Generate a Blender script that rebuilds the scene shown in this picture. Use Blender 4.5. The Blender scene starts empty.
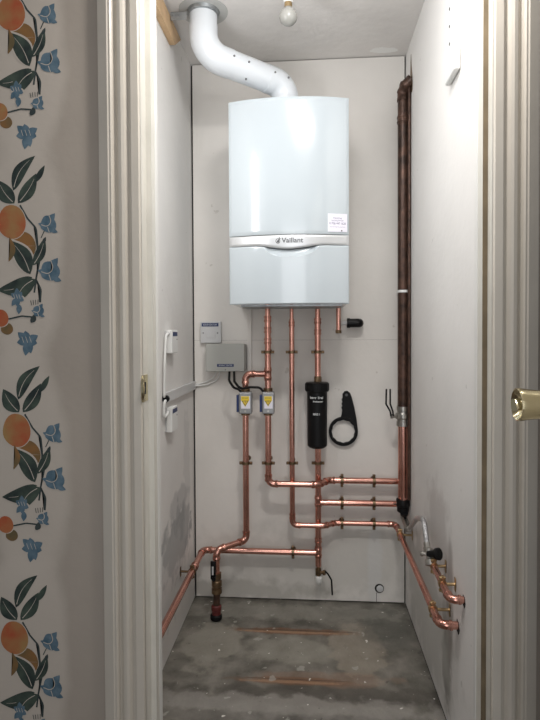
import bpy, bmesh, math, random
from mathutils import Vector, Matrix
random.seed(4)
C = bpy.context.scene.collection
sc = bpy.context.scene
# ------------------------------------------------------------ camera
CZ = 1.162
YAW, PIT, ROL, SHY = .076, .0223, -.005, -.026
F = 540.0
cam = bpy.data.cameras.new('camera'); cam.sensor_fit = 'HORIZONTAL'
cam.sensor_width = 36; cam.lens = 36; cam.shift_y = SHY; cam.clip_start = .02
co = bpy.data.objects.new('camera', cam); C.objects.link(co)
CR = Matrix.Rotation(YAW, 3, 'Z') @ Matrix.Rotation(math.pi/2-PIT, 3, 'X') @ Matrix.Rotation(ROL, 3, 'Z')
co.matrix_world = Matrix.Translation((0, 0, CZ)) @ CR.to_4x4()
sc.camera = co
# ------------------------------------------------------------ light and exposure
w = bpy.data.worlds.new('world'); sc.world = w; w.use_nodes = True
w.node_tree.nodes['Background'].inputs[0].default_value = (.93, .96, 1, 1)
w.node_tree.nodes['Background'].inputs[1].default_value = .21
def area(name, loc, rot, size, power, col):
    l = bpy.data.lights.new(name, 'AREA'); l.shape = 'RECTANGLE'; l.size, l.size_y = size; l.energy = power; l.color = col
    o = bpy.data.objects.new(name, l); C.objects.link(o); o.location = loc; o.rotation_euler = rot
    return o
def lamp(name, loc, rad, power, col):
    l = bpy.data.lights.new(name, 'POINT'); l.shadow_soft_size = rad; l.energy = power; l.color = col
    o = bpy.data.objects.new(name, l); C.objects.link(o); o.location = loc
    return o
area('hall_ceiling_light', (.11, .99, 2.27), (0, 0, 0), (.24, .12), 12, (1, .965, .93))
lamp('closet_top_fill', (-.02, 1.42, 2.19), .08, 4.9, (.97, .985, 1))  # unseen source added under the closet ceiling to brighten the closet
area('front_fill_light', (.0, -1.0, 1.2), (math.radians(90), 0, 0), (.8, 1.9), 13, (.95, .97, 1))  # added panel behind the camera, frontal fill for the closet below the boiler
area('closet_side_fill', (-.46, 1.40, 1.80), (0, math.radians(-90), math.radians(35)), (.42, .06), 2.9, (.97, .985, 1))  # added light behind the left jamb: fills the closet, streaks the boiler front
sc.view_settings.view_transform = 'Standard'; sc.view_settings.look = 'None'
sc.view_settings.gamma = 1; sc.view_settings.exposure = 0.0
try: sc.view_settings.use_curve_mapping = False
except Exception: pass

# ------------------------------------------------------------ helpers
def ray(px, py):
    return CR @ Vector(((px-270)/F, (360-py)/F+SHY, -1))
def W(px, py, y):                     # the point of the plane y = const seen at a pixel
    d = ray(px, py); t = y/d.y; return Vector((d.x*t, y, CZ+d.z*t))
def WX(px, py, x):
    d = ray(px, py); t = x/d.x; return Vector((x, d.y*t, CZ+d.z*t))
def WZ(px, py, z):
    d = ray(px, py); t = (z-CZ)/d.z; return Vector((d.x*t, d.y*t, z))
def V(*a): return Vector(a)

def mat(name, col, rough=.6, metal=0, var=0, scale=8, bump=0, bscale=60, col2=None, coat=0):
    m = bpy.data.materials.new(name); m.use_nodes = True; nt = m.node_tree
    b = nt.nodes['Principled BSDF']; b.inputs['Roughness'].default_value = rough; b.inputs['Metallic'].default_value = metal
    b.inputs['Coat Weight'].default_value = coat
    tc = nt.nodes.new('ShaderNodeTexCoord')
    n = nt.nodes.new('ShaderNodeTexNoise'); n.inputs['Scale'].default_value = scale; n.inputs['Detail'].default_value = 5
    nt.links.new(tc.outputs['Object'], n.inputs['Vector'])
    r = nt.nodes.new('ShaderNodeValToRGB'); r.color_ramp.elements[0].position = .32; r.color_ramp.elements[1].position = .68
    c2 = col2 or tuple(c*(1-var) for c in col)
    r.color_ramp.elements[0].color = (*c2, 1); r.color_ramp.elements[1].color = (*col, 1)
    nt.links.new(n.outputs['Fac'], r.inputs['Fac']); nt.links.new(r.outputs['Color'], b.inputs['Base Color'])
    if bump:
        n2 = nt.nodes.new('ShaderNodeTexNoise'); n2.inputs['Scale'].default_value = bscale; n2.inputs['Detail'].default_value = 4
        nt.links.new(tc.outputs['Object'], n2.inputs['Vector'])
        bp = nt.nodes.new('ShaderNodeBump'); bp.inputs['Strength'].default_value = bump; bp.inputs['Distance'].default_value = .01
        nt.links.new(n2.outputs['Fac'], bp.inputs['Height']); nt.links.new(bp.outputs['Normal'], b.inputs['Normal'])
    return m
def blob(m, c, rad, col, amt=1, nscale=14, nz=.9, soft=.5):
    """a stain of its own shape on a surface, centred at c with radii rad"""
    nt = m.node_tree; b = nt.nodes['Principled BSDF']; src = b.inputs['Base Color'].links[0].from_socket
    tc = nt.nodes.new('ShaderNodeTexCoord')
    s = nt.nodes.new('ShaderNodeVectorMath'); s.operation = 'SUBTRACT'; s.inputs[1].default_value = c
    d = nt.nodes.new('ShaderNodeVectorMath'); d.operation = 'DIVIDE'; d.inputs[1].default_value = rad
    l = nt.nodes.new('ShaderNodeVectorMath'); l.operation = 'LENGTH'
    nt.links.new(tc.outputs['Object'], s.inputs[0]); nt.links.new(s.outputs[0], d.inputs[0]); nt.links.new(d.outputs[0], l.inputs[0])
    n = nt.nodes.new('ShaderNodeTexNoise'); n.inputs['Scale'].default_value = nscale; n.inputs['Detail'].default_value = 6
    nt.links.new(tc.outputs['Object'], n.inputs['Vector'])
    mm = nt.nodes.new('ShaderNodeMath'); mm.operation = 'MULTIPLY_ADD'; mm.inputs[1].default_value = nz*2; mm.inputs[2].default_value = -nz
    nt.links.new(n.outputs['Fac'], mm.inputs[0])
    a = nt.nodes.new('ShaderNodeMath'); a.operation = 'ADD'
    nt.links.new(l.outputs['Value'], a.inputs[0]); nt.links.new(mm.outputs[0], a.inputs[1])
    mr = nt.nodes.new('ShaderNodeMapRange'); mr.interpolation_type = 'SMOOTHSTEP'
    mr.inputs['From Min'].default_value = 1+soft/2; mr.inputs['From Max'].default_value = 1-soft/2
    mr.inputs['To Max'].default_value = amt
    nt.links.new(a.outputs[0], mr.inputs['Value'])
    mx = nt.nodes.new('ShaderNodeMix'); mx.data_type = 'RGBA'; mx.inputs[7].default_value = (*col, 1)
    nt.links.new(mr.outputs[0], mx.inputs[0]); nt.links.new(src, mx.inputs[6]); nt.links.new(mx.outputs[2], b.inputs['Base Color'])
def specks(m, col, scale, thr, amt=1):
    nt = m.node_tree; b = nt.nodes['Principled BSDF']; src = b.inputs['Base Color'].links[0].from_socket
    tc = nt.nodes.new('ShaderNodeTexCoord'); n = nt.nodes.new('ShaderNodeTexNoise'); n.inputs['Scale'].default_value = scale; n.inputs['Detail'].default_value = 3
    nt.links.new(tc.outputs['Object'], n.inputs['Vector'])
    mr = nt.nodes.new('ShaderNodeMapRange'); mr.inputs['From Min'].default_value = thr; mr.inputs['From Max'].default_value = thr+.025; mr.inputs['To Max'].default_value = amt
    nt.links.new(n.outputs['Fac'], mr.inputs['Value'])
    mx = nt.nodes.new('ShaderNodeMix'); mx.data_type = 'RGBA'; mx.inputs[7].default_value = (*col, 1)
    nt.links.new(mr.outputs[0], mx.inputs[0]); nt.links.new(src, mx.inputs[6]); nt.links.new(mx.outputs[2], b.inputs['Base Color'])

def obj(name, bm, m, parent=None, smooth=False, ang=35):
    if parent is not None:
        o0 = Vector((0, 0, 0)); p = parent
        while p is not None: o0 += p.location; p = p.parent
        bmesh.ops.translate(bm, verts=bm.verts, vec=-o0)
    bmesh.ops.recalc_face_normals(bm, faces=bm.faces)
    me = bpy.data.meshes.new(name); 
    if smooth:
        for f in bm.faces: f.smooth = True
        for e in bm.edges:
            if len(e.link_faces) == 2 and e.calc_face_angle(0) > math.radians(ang): e.smooth = False
    bm.to_mesh(me); bm.free()
    o = bpy.data.objects.new(name, me); C.objects.link(o)
    for mm in (m if isinstance(m, (list, tuple)) else [m]): me.materials.append(mm)
    if parent is not None: o.parent = parent
    return o
def thing(name, label, cat, loc, group=None):
    o = bpy.data.objects.new(name, None); C.objects.link(o); o.location = loc; o.empty_display_size = .03
    o['label'] = label; o['category'] = cat
    if group: o['group'] = group
    return o
def struct(name, bm, m, parent=None, smooth=False):
    o = obj(name, bm, m, parent, smooth)
    if parent is None: o['kind'] = 'structure'
    return o
def NB(): return bmesh.new()
def box(bm, a, b, bev=0, seg=2, rot=None, mi=0):
    a, b = Vector(a), Vector(b); c = (a+b)/2; s = b-a
    n0 = len(bm.verts)
    r = bmesh.ops.create_cube(bm, size=1)
    vs = r['verts']
    for v in vs: v.co = Vector((v.co.x*abs(s.x), v.co.y*abs(s.y), v.co.z*abs(s.z)))
    fs = set(f for v in vs for f in v.link_faces)
    if bev:
        es = list({e for v in vs for e in v.link_edges})
        r2 = bmesh.ops.bevel(bm, geom=es, offset=bev, segments=seg, profile=.5, affect='EDGES')
        fs = set(r2['faces']); vs = list(set(r2['verts']) | set(v for f in fs for v in f.verts))
        fs = set(f for v in vs for f in v.link_faces); vs = list(set(v for f in fs for v in f.verts))
    M = Matrix.Translation(c) @ (rot.to_4x4() if rot else Matrix.Identity(4))
    for v in vs: v.co = M @ v.co
    for f in fs: f.material_index = mi
    return vs
def frame(ax):
    ax = ax.normalized(); h = Vector((0, 0, 1)) if abs(ax.z) < .9 else Vector((1, 0, 0))
    u = ax.cross(h).normalized(); return u, ax.cross(u).normalized()
def sweep(bm, pts, r, seg=16, cap=True, mi=0):
    pts = [Vector(p) for p in pts]; rs = r if isinstance(r, (list, tuple)) else [r]*len(pts)
    T = []
    for i in range(len(pts)):
        a = pts[max(i-1, 0)]; b = pts[min(i+1, len(pts)-1)]; T.append((b-a).normalized())
    u, v = frame(T[0]); rings = []
    for i, p in enumerate(pts):
        if i:
            q = T[i-1].rotation_difference(T[i]); u = q @ u; v = q @ v
        rings.append([bm.verts.new(p+(u*math.cos(2*math.pi*k/seg)+v*math.sin(2*math.pi*k/seg))*rs[i]) for k in range(seg)])
    for a, b in zip(rings, rings[1:]):
        for k in range(seg):
            f = bm.faces.new((a[k], a[(k+1) % seg], b[(k+1) % seg], b[k])); f.material_index = mi
    if cap:
        for rg in (rings[0], rings[-1]): bm.faces.new(rg).material_index = mi
def lathe(bm, o, ax, prof, seg=24, mi=0, cap=True):
    o = Vector(o); ax = Vector(ax).normalized(); u, v = frame(ax)
    rings = [[bm.verts.new(o+ax*d+(u*math.cos(2*math.pi*k/seg)+v*math.sin(2*math.pi*k/seg))*max(r, .0001)) for k in range(seg)] for d, r in prof]
    for a, b in zip(rings, rings[1:]):
        for k in range(seg):
            f = bm.faces.new((a[k], a[(k+1) % seg], b[(k+1) % seg], b[k])); f.material_index = mi
    if cap:
        for rg in (rings[0], rings[-1]): bm.faces.new(rg).material_index = mi
def fillet(pts, R, n=8):
    pts = [Vector(p) for p in pts]; out = [pts[0]]; arcs = []
    for i in range(1, len(pts)-1):
        a = (pts[i-1]-pts[i]); b = (pts[i+1]-pts[i]); la, lb = a.length, b.length; a.normalize(); b.normalize()
        th = a.angle(b)
        if th > math.radians(176): out.append(pts[i]); continue
        t = min(R/math.tan(th/2), la*.48, lb*.48); Re = t*math.tan(th/2)
        c = pts[i]+(a+b).normalized()*(Re/math.sin(th/2))
        p0 = pts[i]+a*t; p1 = pts[i]+b*t; arc = []
        v0 = p0-c; v1 = p1-c; q = v0.rotation_difference(v1)
        from mathutils import Quaternion
        for k in range(n+1):
            arc.append(c+(Quaternion().slerp(q, k/n) @ v0))
        out += arc; arcs.append((arc, a, b))
    out.append(pts[-1]); return out, arcs
def prism(bm, poly, z0, z1, mi=0):           # poly (x, y) extruded in z
    a = [bm.verts.new((x, y, z0)) for x, y in poly]; b = [bm.verts.new((x, y, z1)) for x, y in poly]
    n = len(poly)
    for k in range(n): bm.faces.new((a[k], a[(k+1) % n], b[(k+1) % n], b[k])).material_index = mi
    bm.faces.new(a).material_index = mi; bm.faces.new(b).material_index = mi
def text_mesh(s, size, ext=.0003, bold=0, width=None):
    cu = bpy.data.curves.new('t', 'FONT'); cu.body = s; cu.size = size; cu.extrude = ext; cu.align_x = 'CENTER'; cu.align_y = 'CENTER'; cu.offset = bold
    to = bpy.data.objects.new('t', cu); C.objects.link(to)
    bpy.context.view_layer.update()
    me = bpy.data.meshes.new_from_object(to.evaluated_get(bpy.context.evaluated_depsgraph_get()))
    bpy.data.objects.remove(to); bpy.data.curves.remove(cu)
    bm = bmesh.new(); bm.from_mesh(me); bpy.data.meshes.remove(me)
    if width:
        xs = [v.co.x for v in bm.verts]; k = width/(max(xs)-min(xs)); c = (max(xs)+min(xs))/2
        for v in bm.verts: v.co.x = (v.co.x-c)*k
    return bm

# ------------------------------------------------------------ materials
M = {}
M['wall'] = mat('painted_plasterboard', (.77, .735, .69), .75, 0, .10, 3.5, .08, 40)
M['rwall'] = mat('painted_side_wall', (.79, .77, .745), .7, 0, .08, 3, .08, 40)
M['ceil'] = mat('ceiling_paint', (.76, .73, .70), .8, 0, .12, 4, .15, 30)
M['floor'] = mat('bare_concrete', (.235, .22, .19), .55, 0, 0, 11, .45, 45, col2=(.085, .08, .066))
M['gap'] = mat('dark_gap', (.02, .018, .015), .9)
M['paper'] = mat('stencilled_wall_paint', (.40, .35, .30), .8, 0, .08, 5, .05, 60)
M['trim'] = mat('cream_gloss_paint', (.59, .545, .475), .38, 0, .06, 10, .05, 90)
M['stop'] = mat('cream_jamb_paint', (.68, .655, .59), .45, 0, .12, 9, .05, 90)
M['stopdark'] = mat('dark_brown_strip', (.20, .15, .09), .7, 0, .4, 12)
M['board_end'] = mat('white_board_edge', (.75, .74, .71), .6, 0, .06, 9)
M['copper'] = mat('copper', (.75, .41, .335), .22, 1, 0, 12, .02, 60, col2=(.56, .275, .215))
M['copper_fit'] = mat('copper_fitting', (.70, .37, .30), .24, 1, 0, 30, .03, 90, col2=(.48, .23, .175))
M['oldpipe'] = mat('tarnished_brown_pipe', (.115, .06, .042), .36, .45, 0, 30, .3, 50, col2=(.035, .021, .015))
M['brass'] = mat('dull_brass', (.55, .40, .22), .35, 1, .35, 40)
M['bronze'] = mat('dark_brass', (.26, .18, .11), .42, 1, .35, 40)
M['nickel'] = mat('nickel_plated_valve', (.55, .53, .49), .3, 1, .3, 30)
M['polbrass'] = mat('polished_pale_brass', (.72, .64, .42), .16, 1, .06, 12)
M['black'] = mat('black_plastic', (.004, .004, .0045), .42, 0, .2, 20)
M['blackm'] = mat('matt_black_plastic', (.003, .003, .0035), .55, 0, .2, 20)
for k_ in ('black', 'blackm'): M[k_].node_tree.nodes['Principled BSDF'].inputs['Specular IOR Level'].default_value = .25
M['white'] = mat('white_enamel', (.50, .55, .58), .14, 0, .01, 2, coat=.4)
M['flue'] = mat('white_flue_plastic', (.72, .75, .78), .28, 0, .02, 4)
M['silver'] = mat('silver_band', (.66, .67, .68), .30, .55, .06, 30)
M['darkgrey'] = mat('dark_grey', (.09, .09, .095), .5, 0, .1, 20)
M['grey'] = mat('grey_plastic', (.43, .43, .40), .5, 0, .03, 10)
M['greyl'] = mat('light_grey_plastic', (.60, .60, .60), .45, 0, .03, 10)
M['wplast'] = mat('white_plastic', (.78, .78, .76), .4, 0, .03, 10)
M['blue'] = mat('dark_blue_label', (.015, .035, .13), .5, 0, .2, 40)
M['paperlabel'] = mat('white_paper_label', (.80, .78, .86), .7, 0, .03, 30)
M['ink'] = mat('label_ink', (.13, .11, .22), .7)
M['lightprint'] = mat('white_print', (.65, .67, .67), .6)
M['yellow'] = mat('yellow_warning', (.80, .58, .03), .5, 0, .05, 30)
M['valvebox'] = mat('grey_metal_head', (.33, .335, .34), .4, .5, .15, 20)
M['galv'] = mat('galvanised_steel', (.42, .44, .45), .38, .9, .3, 50)
M['flange'] = mat('pale_ceiling_flange', (.50, .50, .48), .6, .1, .1, 20)
M['wood'] = mat('raw_softwood', (.62, .42, .24), .7, 0, .25, 16)
M['wood_end'] = mat('raw_softwood_dark', (.35, .24, .14), .8, 0, .25, 16)
M['braid'] = mat('braided_steel_hose', (.60, .60, .61), .35, .9, .3, 160, .4, 300)
M['bulb'] = mat('frosted_bulb_glass', (.33, .325, .30), .25, 0, .03, 30)
M['red'] = mat('red_paint', (.13, .018, .016), .5, 0, .3, 30)
M['screw'] = mat('screw_steel', (.22, .22, .22), .4, .8, .1, 60)
M['carpet'] = mat('hall_floor', (.13, .10, .08), .9, 0, .3, 40)

XL, XR, D, H = -.517, .401, 2.33, 2.329
OL, OR_ = -.388, .3965            # door opening
# stains
blob(M['wall'], W(330, 560, D), (.5, .3, .16), (.54, .52, .48), .6, 16, .8, .8)
blob(M['wall'], W(240, 590, D), (.35, .3, .05), (.42, .40, .36), .75, 20, 1.0, .8)
specks(M['wall'], (.45, .41, .36), 16, .72, .5)
specks(M['rwall'], (.45, .43, .40), 20, .73, .5)
blob(M['wall'], W(375, 570, D), (.03, .3, .25), (.66, .66, .65), .5, 14, .5, .6)
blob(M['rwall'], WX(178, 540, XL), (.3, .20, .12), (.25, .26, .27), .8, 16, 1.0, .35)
blob(M['rwall'], WX(170, 575, XL), (.3, .25, .16), (.50, .50, .49), .6, 14, 1.0, .4)
blob(M['rwall'], WX(187, 470, XL), (.3, .05, .25), (.55, .54, .53), .5, 16, 1.0, .5)
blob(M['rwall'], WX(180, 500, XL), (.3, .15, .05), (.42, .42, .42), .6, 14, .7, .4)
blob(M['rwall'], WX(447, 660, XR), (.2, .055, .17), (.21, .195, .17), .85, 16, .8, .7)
blob(M['rwall'], WX(425, 605, XR), (.2, .35, .20), (.47, .47, .44), .65, 14, .8, .7)
blob(M['rwall'], WX(437, 530, XR), (.2, .14, .14), (.47, .43, .41), .6, 16, .8, .8)
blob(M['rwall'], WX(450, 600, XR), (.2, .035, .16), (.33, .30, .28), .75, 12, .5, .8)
blob(M['ceil'], WZ(384, 50, H), (.065, .022, .2), (.86, .86, .84), .8, 20, .8, .2)
fl = M['floor']
blob(fl, V(-.08, 1.96, 0), (.17, .09, 1), (.36, .345, .29), .45, 10, .8, .4)
blob(fl, V(.17, 1.98, 0), (.10, .16, 1), (.34, .30, .24), .6, 12, .9, .3)
blob(fl, V(-.38, 1.97, 0), (.10, .15, 1), (.33, .31, .26), .6, 12, .9, .3)
blob(fl, V(.30, 2.15, 0), (.10, .16, 1), (.10, .10, .085), .6, 12, .8, .5)
blob(fl, V(-.1, 2.23, 0), (.5, .06, 1), (.30, .29, .25), .45, 18, .9, .5)
blob(fl, V(.05, 1.72, 0), (.5, .05, 1), (.07, .062, .052), .65, 14, 1.0, .5)
blob(fl, V(-.1, 1.655, 0), (.6, .05, 1), (.36, .34, .31), .55, 14, 1.6, .7)
blob(fl, V(-.1, 1.60, 0), (.6, .03, 1), (.14, .13, .12), .4, 16, 1.5, .7)
blob(fl, V(.05, 1.80, 0), (.22, .035, 1), (.30, .19, .13), .4, 14, .9, .5)
for (p0, p1, ry, am) in ((238, 352, .022, .45), (240, 350, .02, .35)):
    y_ = 631.5 if ry > .021 else 681
    a = WZ(p0, y_, 0); b = WZ(p1, y_, 0); c = (a+b)/2
    blob(fl, c, ((b.x-a.x)/1.9, ry, 1), (.20, .085, .035), am+.2, 22, .5, .6)
    blob(fl, c+V(0, -.006, 0), ((b.x-a.x)/2.1, .007, 1), (.36, .22, .13), am+.3, 34, .8, .5)
    blob(fl, c+V(0, .008, 0), ((b.x-a.x)/2, .003, 1), (.05, .03, .02), am+.2, 30, .5, .3)
specks(fl, (.75, .73, .68), 42, .70, .95)
specks(fl, (.42, .41, .37), 17, .665, .6)
specks(fl, (.05, .045, .04), 27, .70, .5)

# ------------------------------------------------------------ room shell
bm = NB(); box(bm, (-1.6, 1.33, -.1), (1.3, D+.1, 0)); struct('floor', bm, M['floor'])
bm = NB(); box(bm, (-1.6, -1.2, -.1), (1.3, 1.33, -.001)); struct('floor_hall', bm, M['carpet'])
bm = NB(); box(bm, (-1.6, 1.2, H), (1.3, D+.1, H+.1)); struct('ceiling', bm, M['ceil'])
bm = NB(); box(bm, (-1.6, -1.2, H+.002), (1.3, 1.2, H+.1)); struct('ceiling_hall', bm, M['ceil'])
# back wall: plasterboard sheets in front of a dark void, with open edge gaps and a seam
bm = NB(); box(bm, (XL-.1, D+.014, 0), (XR+.1, D+.1, H)); struct('wall_back_void', bm, M['gap'])
bm = NB()
zs = W(300, 340, D).z
xg = W(194.9, 400, D).x
box(bm, (xg, D, zs+.0004), (XR-.006, D+.013, H-.004))
box(bm, (xg, D, .006), (XR-.006, D+.013, zs-.0003))
struct('wall_back', bm, M['wall'])
bm = NB(); p = W(376.5, 598, D); box(bm, (p.x-.001, D-.0006, .006), (p.x+.001, D+.0003, .045)); 
p = W(329, 590, D)
struct('trim_6', bm, M['gap'])
bm = NB(); box(bm, (XL-.1, 1.33, 0), (XL, D+.013, H)); struct('wall_left', bm, M['rwall'])
bm = NB(); box(bm, (XR, 1.315, .004), (XR+.09, D+.013, H)); struct('wall_right', bm, M['rwall'])
bm = NB(); box(bm, (XR-.0005, 1.34, 0), (XR+.05, D, .004)); struct('trim_5', bm, M['gap'])
# front wall pieces either side of the doorway; the left one carries the stencilled fruit
FW = 1.222
PM = {}
PM['leaf'] = mat('stencil_leaf_green', (.055, .08, .06), .8, 0, 0, 30, col2=(.012, .022, .022))
PM['fruit'] = mat('stencil_orange', (.38, .075, .028), .8, 0, 0, 17, col2=(.33, .20, .075))
PM['fruit2'] = mat('stencil_ochre', (.26, .12, .035), .8, 0, 0, 22, col2=(.12, .09, .04))
PM['blue'] = mat('stencil_blue', (.05, .105, .15), .8, 0, 0, 50, col2=(.13, .195, .245))
PM['stem'] = mat('stencil_stem', (.035, .05, .05), .8, 0, .2, 40)
PM['vein'] = M['paper']
for ax_, ay_ in ((22, 40), (24, 250), (26, 460), (24, 670)): blob(M['paper'], W(ax_, ay_, FW), (.10, .3, .30), (.53, .475, .415), .75, 4, .4, .35)
bm = NB(); box(bm, (-1.6, FW, 0), (OL-.02, 1.33, H))
MI = {'leaf': 1, 'fruit': 2, 'fruit2': 3, 'blue': 4, 'stem': 5, 'vein': 6}
layer = [0]
def flat(ptsxy, kind, org):
    layer[0] += 1
    y = FW-.0003-.00001*(layer[0] % 60)
    vs = []
    for (x, yy) in ptsxy:
        vs.append(bm.verts.new((org.x+x*PX, y, org.z-yy*PX)))
    try:
        f = bm.faces.new(vs); f.material_index = MI[kind]
        bmesh.ops.triangulate(bm, faces=[f])
    except Exception: pass
PX = FW/F*1.004
def leaf(b, t, wd, bend=0, kind='leaf', vein=True, org=None):
    bx, by = b; tx, ty = t; dx, dy = tx-bx, ty-by; L = math.hypot(dx, dy); nx, ny = -dy/L, dx/L
    def cen(s): o = bend*math.sin(math.pi*s); return bx+dx*s+nx*o, by+dy*s+ny*o
    A, B = [], []
    for k in range(13):
        s = k/12; h = wd*.6*(math.sin(math.pi*s**.85))**.9 if 0 < s < 1 else 0
        cx, cy = cen(s); A.append((cx+nx*h, cy+ny*h)); B.append((cx-nx*h, cy-ny*h))
    flat(A+B[-2:0:-1], kind, org)
    if vein:
        P, Q = [], []
        for k in range(9):
            s = .08+.75*k/8; cx, cy = cen(s); h = .32*(1-k/9)+.1; P.append((cx+nx*h, cy+ny*h)); Q.append((cx-nx*h, cy-ny*h))
        flat(P+Q[::-1], 'vein', org)
def stem(pts, wd, org, kind='stem'):
    c, _ = fillet([V(x, y, 0) for x, y in pts], 9, 5)
    P, Q = [], []
    for i, p in enumerate(c):
        a = c[max(i-1, 0)]; b = c[min(i+1, len(c)-1)]; t = (b-a).normalized(); P.append((p.x-t.y*wd/2, p.y+t.x*wd/2)); Q.append((p.x+t.y*wd/2, p.y-t.x*wd/2))
    flat(P+Q[::-1], kind, org)
def ell(cx, cy, rx, ry, kind, org, wob=.03, n=26, ph=0):
    flat([(cx+rx*(1+wob*math.sin(3*a+ph))*math.cos(a), cy+ry*(1+wob*math.sin(2*a+ph))*math.sin(a)) for a in [2*math.pi*k/n for k in range(n)]], kind, org)
def flower(cx, cy, r, org, n=6, ph=0):
    for k in range(n):
        a = ph+2*math.pi*k/n+.25*math.sin(2.3*k); q = r*(.78+.3*((k*37) % 5)/4)
        leaf((cx+.6*math.cos(a), cy+.6*math.sin(a)), (cx+q*math.cos(a), cy+q*math.sin(a)*1.05), r*.5, 0, 'blue', False, org)
    ell(cx, cy, r*.3, r*.34, 'blue', org)
    for k in range(3): stem([(cx-r*.45+k*r*.3, cy-r*.35), (cx-r*.3+k*r*.3, cy+r*.1)], .5, org, 'vein')
def bud(cx, cy, r, org, ph=0):
    ell(cx, cy, r*.88, r*.92, 'blue', org, .08, 24, ph)
    leaf((cx-r*.1, cy+r*.7), (cx-r*1.15, cy-r*.1), r*.55, r*.2, 'blue', False, org)
    leaf((cx+r*.2, cy+r*.6), (cx+r*1.05, cy+r*.9), r*.4, 0, 'blue', False, org)
    leaf((cx-r*.2, cy-r*.4), (cx+r*.75, cy-r*1.15), r*.6, r*.15, 'blue', False, org)
    stem([(cx-r*.8, cy+r*.05), (cx-r*.1, cy+r*.3), (cx+r*.35, cy-r*.25), (cx+r*.1, cy-r*.9)], .8, org, 'vein')
    stem([(cx-r*.1, cy+r*.3), (cx+r*.1, cy+r*.9)], .7, org, 'vein')
def motif(org):          # units: one photo pixel at the wall; origin at the top leaf tip
    O = dict(org=org)
    leaf((19, 35), (43, 0), 11, -5, **O); leaf((24, 48), (44, 18), 12, 2, **O); leaf((43, 27), (53, 10), 5, 0, 'leaf', False, org)
    leaf((20, 48), (3, 24), 14, -2, **O)
    stem([(26, 50), (34, 64), (43, 74), (44, 92), (46, 108), (42, 126), (40, 140)], 1.8, org)
    stem([(42, 127), (47, 137), (46, 150)], 2.2, org)
    stem([(48, 84), (53, 74)], 1, org)
    ell(28, 92, 14, 15.5, 'fruit2', org, .04, 26, 1)
    ell(28, 92, 14.4, .1, 'vein', org)
    ell(17, 67, 15.8, 18.2, 'vein', org); ell(17, 67, 15, 17.5, 'fruit', org)
    leaf((36, 121), (14, 84), 18, 3, 'vein', False, org)
    leaf((36, 121), (15, 86), 15, 3, **O)
    leaf((13, 108), (14, 82), 5, 4, 'fruit2', False, org)
    leaf((39, 112), (52, 84), 9, 2, **O)
    leaf((50, 90), (53, 83), 3, 0, 'stem', False, org)
    bud(56, 70, 9.5, org, 0); bud(57, 118, 11.5, org, 1)
    leaf((38, 124), (0, 137), 14, -5, **O); leaf((41, 126), (20, 152), 15, 5, **O)
    ell(23, 146, 7, 4, 'vein', org); flower(22, 145, 9.5, org, 6, .4)
    leaf((24, 152), (23, 162), 5, 0, 'blue', False, org)
    stem([(12, 167), (26, 164), (37, 165)], 1.6, org); leaf((36, 171), (40, 162), 5, 1, 'stem', False, org)
    bud(44, 159, 6.5, org, 2)
    for k in range(4): stem([(37+k*2.2, 153-k*.3), (36+k*2.6, 148-k*.3)], .7, org)
    ell(10, 177, 6.6, 6.2, 'fruit2', org); ell(4, 166, 9, 9.5, 'vein', org); ell(3.5, 166, 8.4, 9, 'fruit', org)
    flower(32, 190, 13.5, org, 7, .2)
for (ax, ay) in ((37, -52), (38, 157), (43, 366), (41, 574)):
    layer[0] = 0
    motif(W(ax-43, ay, FW))
o = struct('wall_front_left', bm, [M['paper'], PM['leaf'], PM['fruit'], PM['fruit2'], PM['blue'], PM['stem'], PM['vein']])
bm = NB(); box(bm, (OR_+.02, FW, 0), (1.3, 1.314, H)); struct('wall_front_right', bm, M['paper'])
# architraves: a moulded profile, u outwards from the opening, t proud of the wall
prof = [(0, 0), (0, .008), (.002, .013), (.018, .014), (.021, .012), (.0225, .008), (.027, .006), (.030, .009), (.034, .015), (.040, .0175),
        (.047, .016), (.052, .011), (.0555, .008), (.058, .010), (.0595, .017), (.063, .021), (.067, .020), (.070, .0215), (.093, .014), (.095, .010), (.095, 0)]
bm = NB(); prism(bm, [(OL-u, FW-t) for u, t in prof], 0, H); struct('trim_1', bm, M['trim'])
bm = NB(); prism(bm, [(OR_+u, FW-t) for u, t in prof], 0, H); struct('trim_2', bm, M['trim'])
# jamb linings with door stops
bm = NB(); prism(bm, [(OL, FW-.002), (OL, 1.262), (OL+.012, 1.263), (OL+.0125, 1.288), (OL-.02, 1.288), (OL-.03, 1.222), (OL-.02, FW)], 0, H); struct('trim_3', bm, M['stop'])
bm = NB(); prism(bm, [(OR_, FW-.002), (OR_, 1.255), (OR_-.010, 1.256), (OR_-.0105, 1.290), (OR_+.019, 1.290), (OR_+.03, 1.222), (OR_+.02, FW)], 0, H); struct('trim_4', bm, M['stop'])
bm = NB(); box(bm, (OL-.02, 1.2885, 0), (OL+.0135, 1.312, H), .001); struct('trim_10', bm, M['board_end'])
bm = NB(); box(bm, (OR_-.0115, 1.2905, 0), (OR_+.019, 1.312, H), .001); struct('trim_11', bm, M['board_end'])
bm = NB(); box(bm, (OR_-.0102, 1.2525, 0), (OR_+.001, 1.2562, H)); struct('trim_12', bm, M['stopdark'])  # dark brown strip over the front of the right door stop
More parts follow.
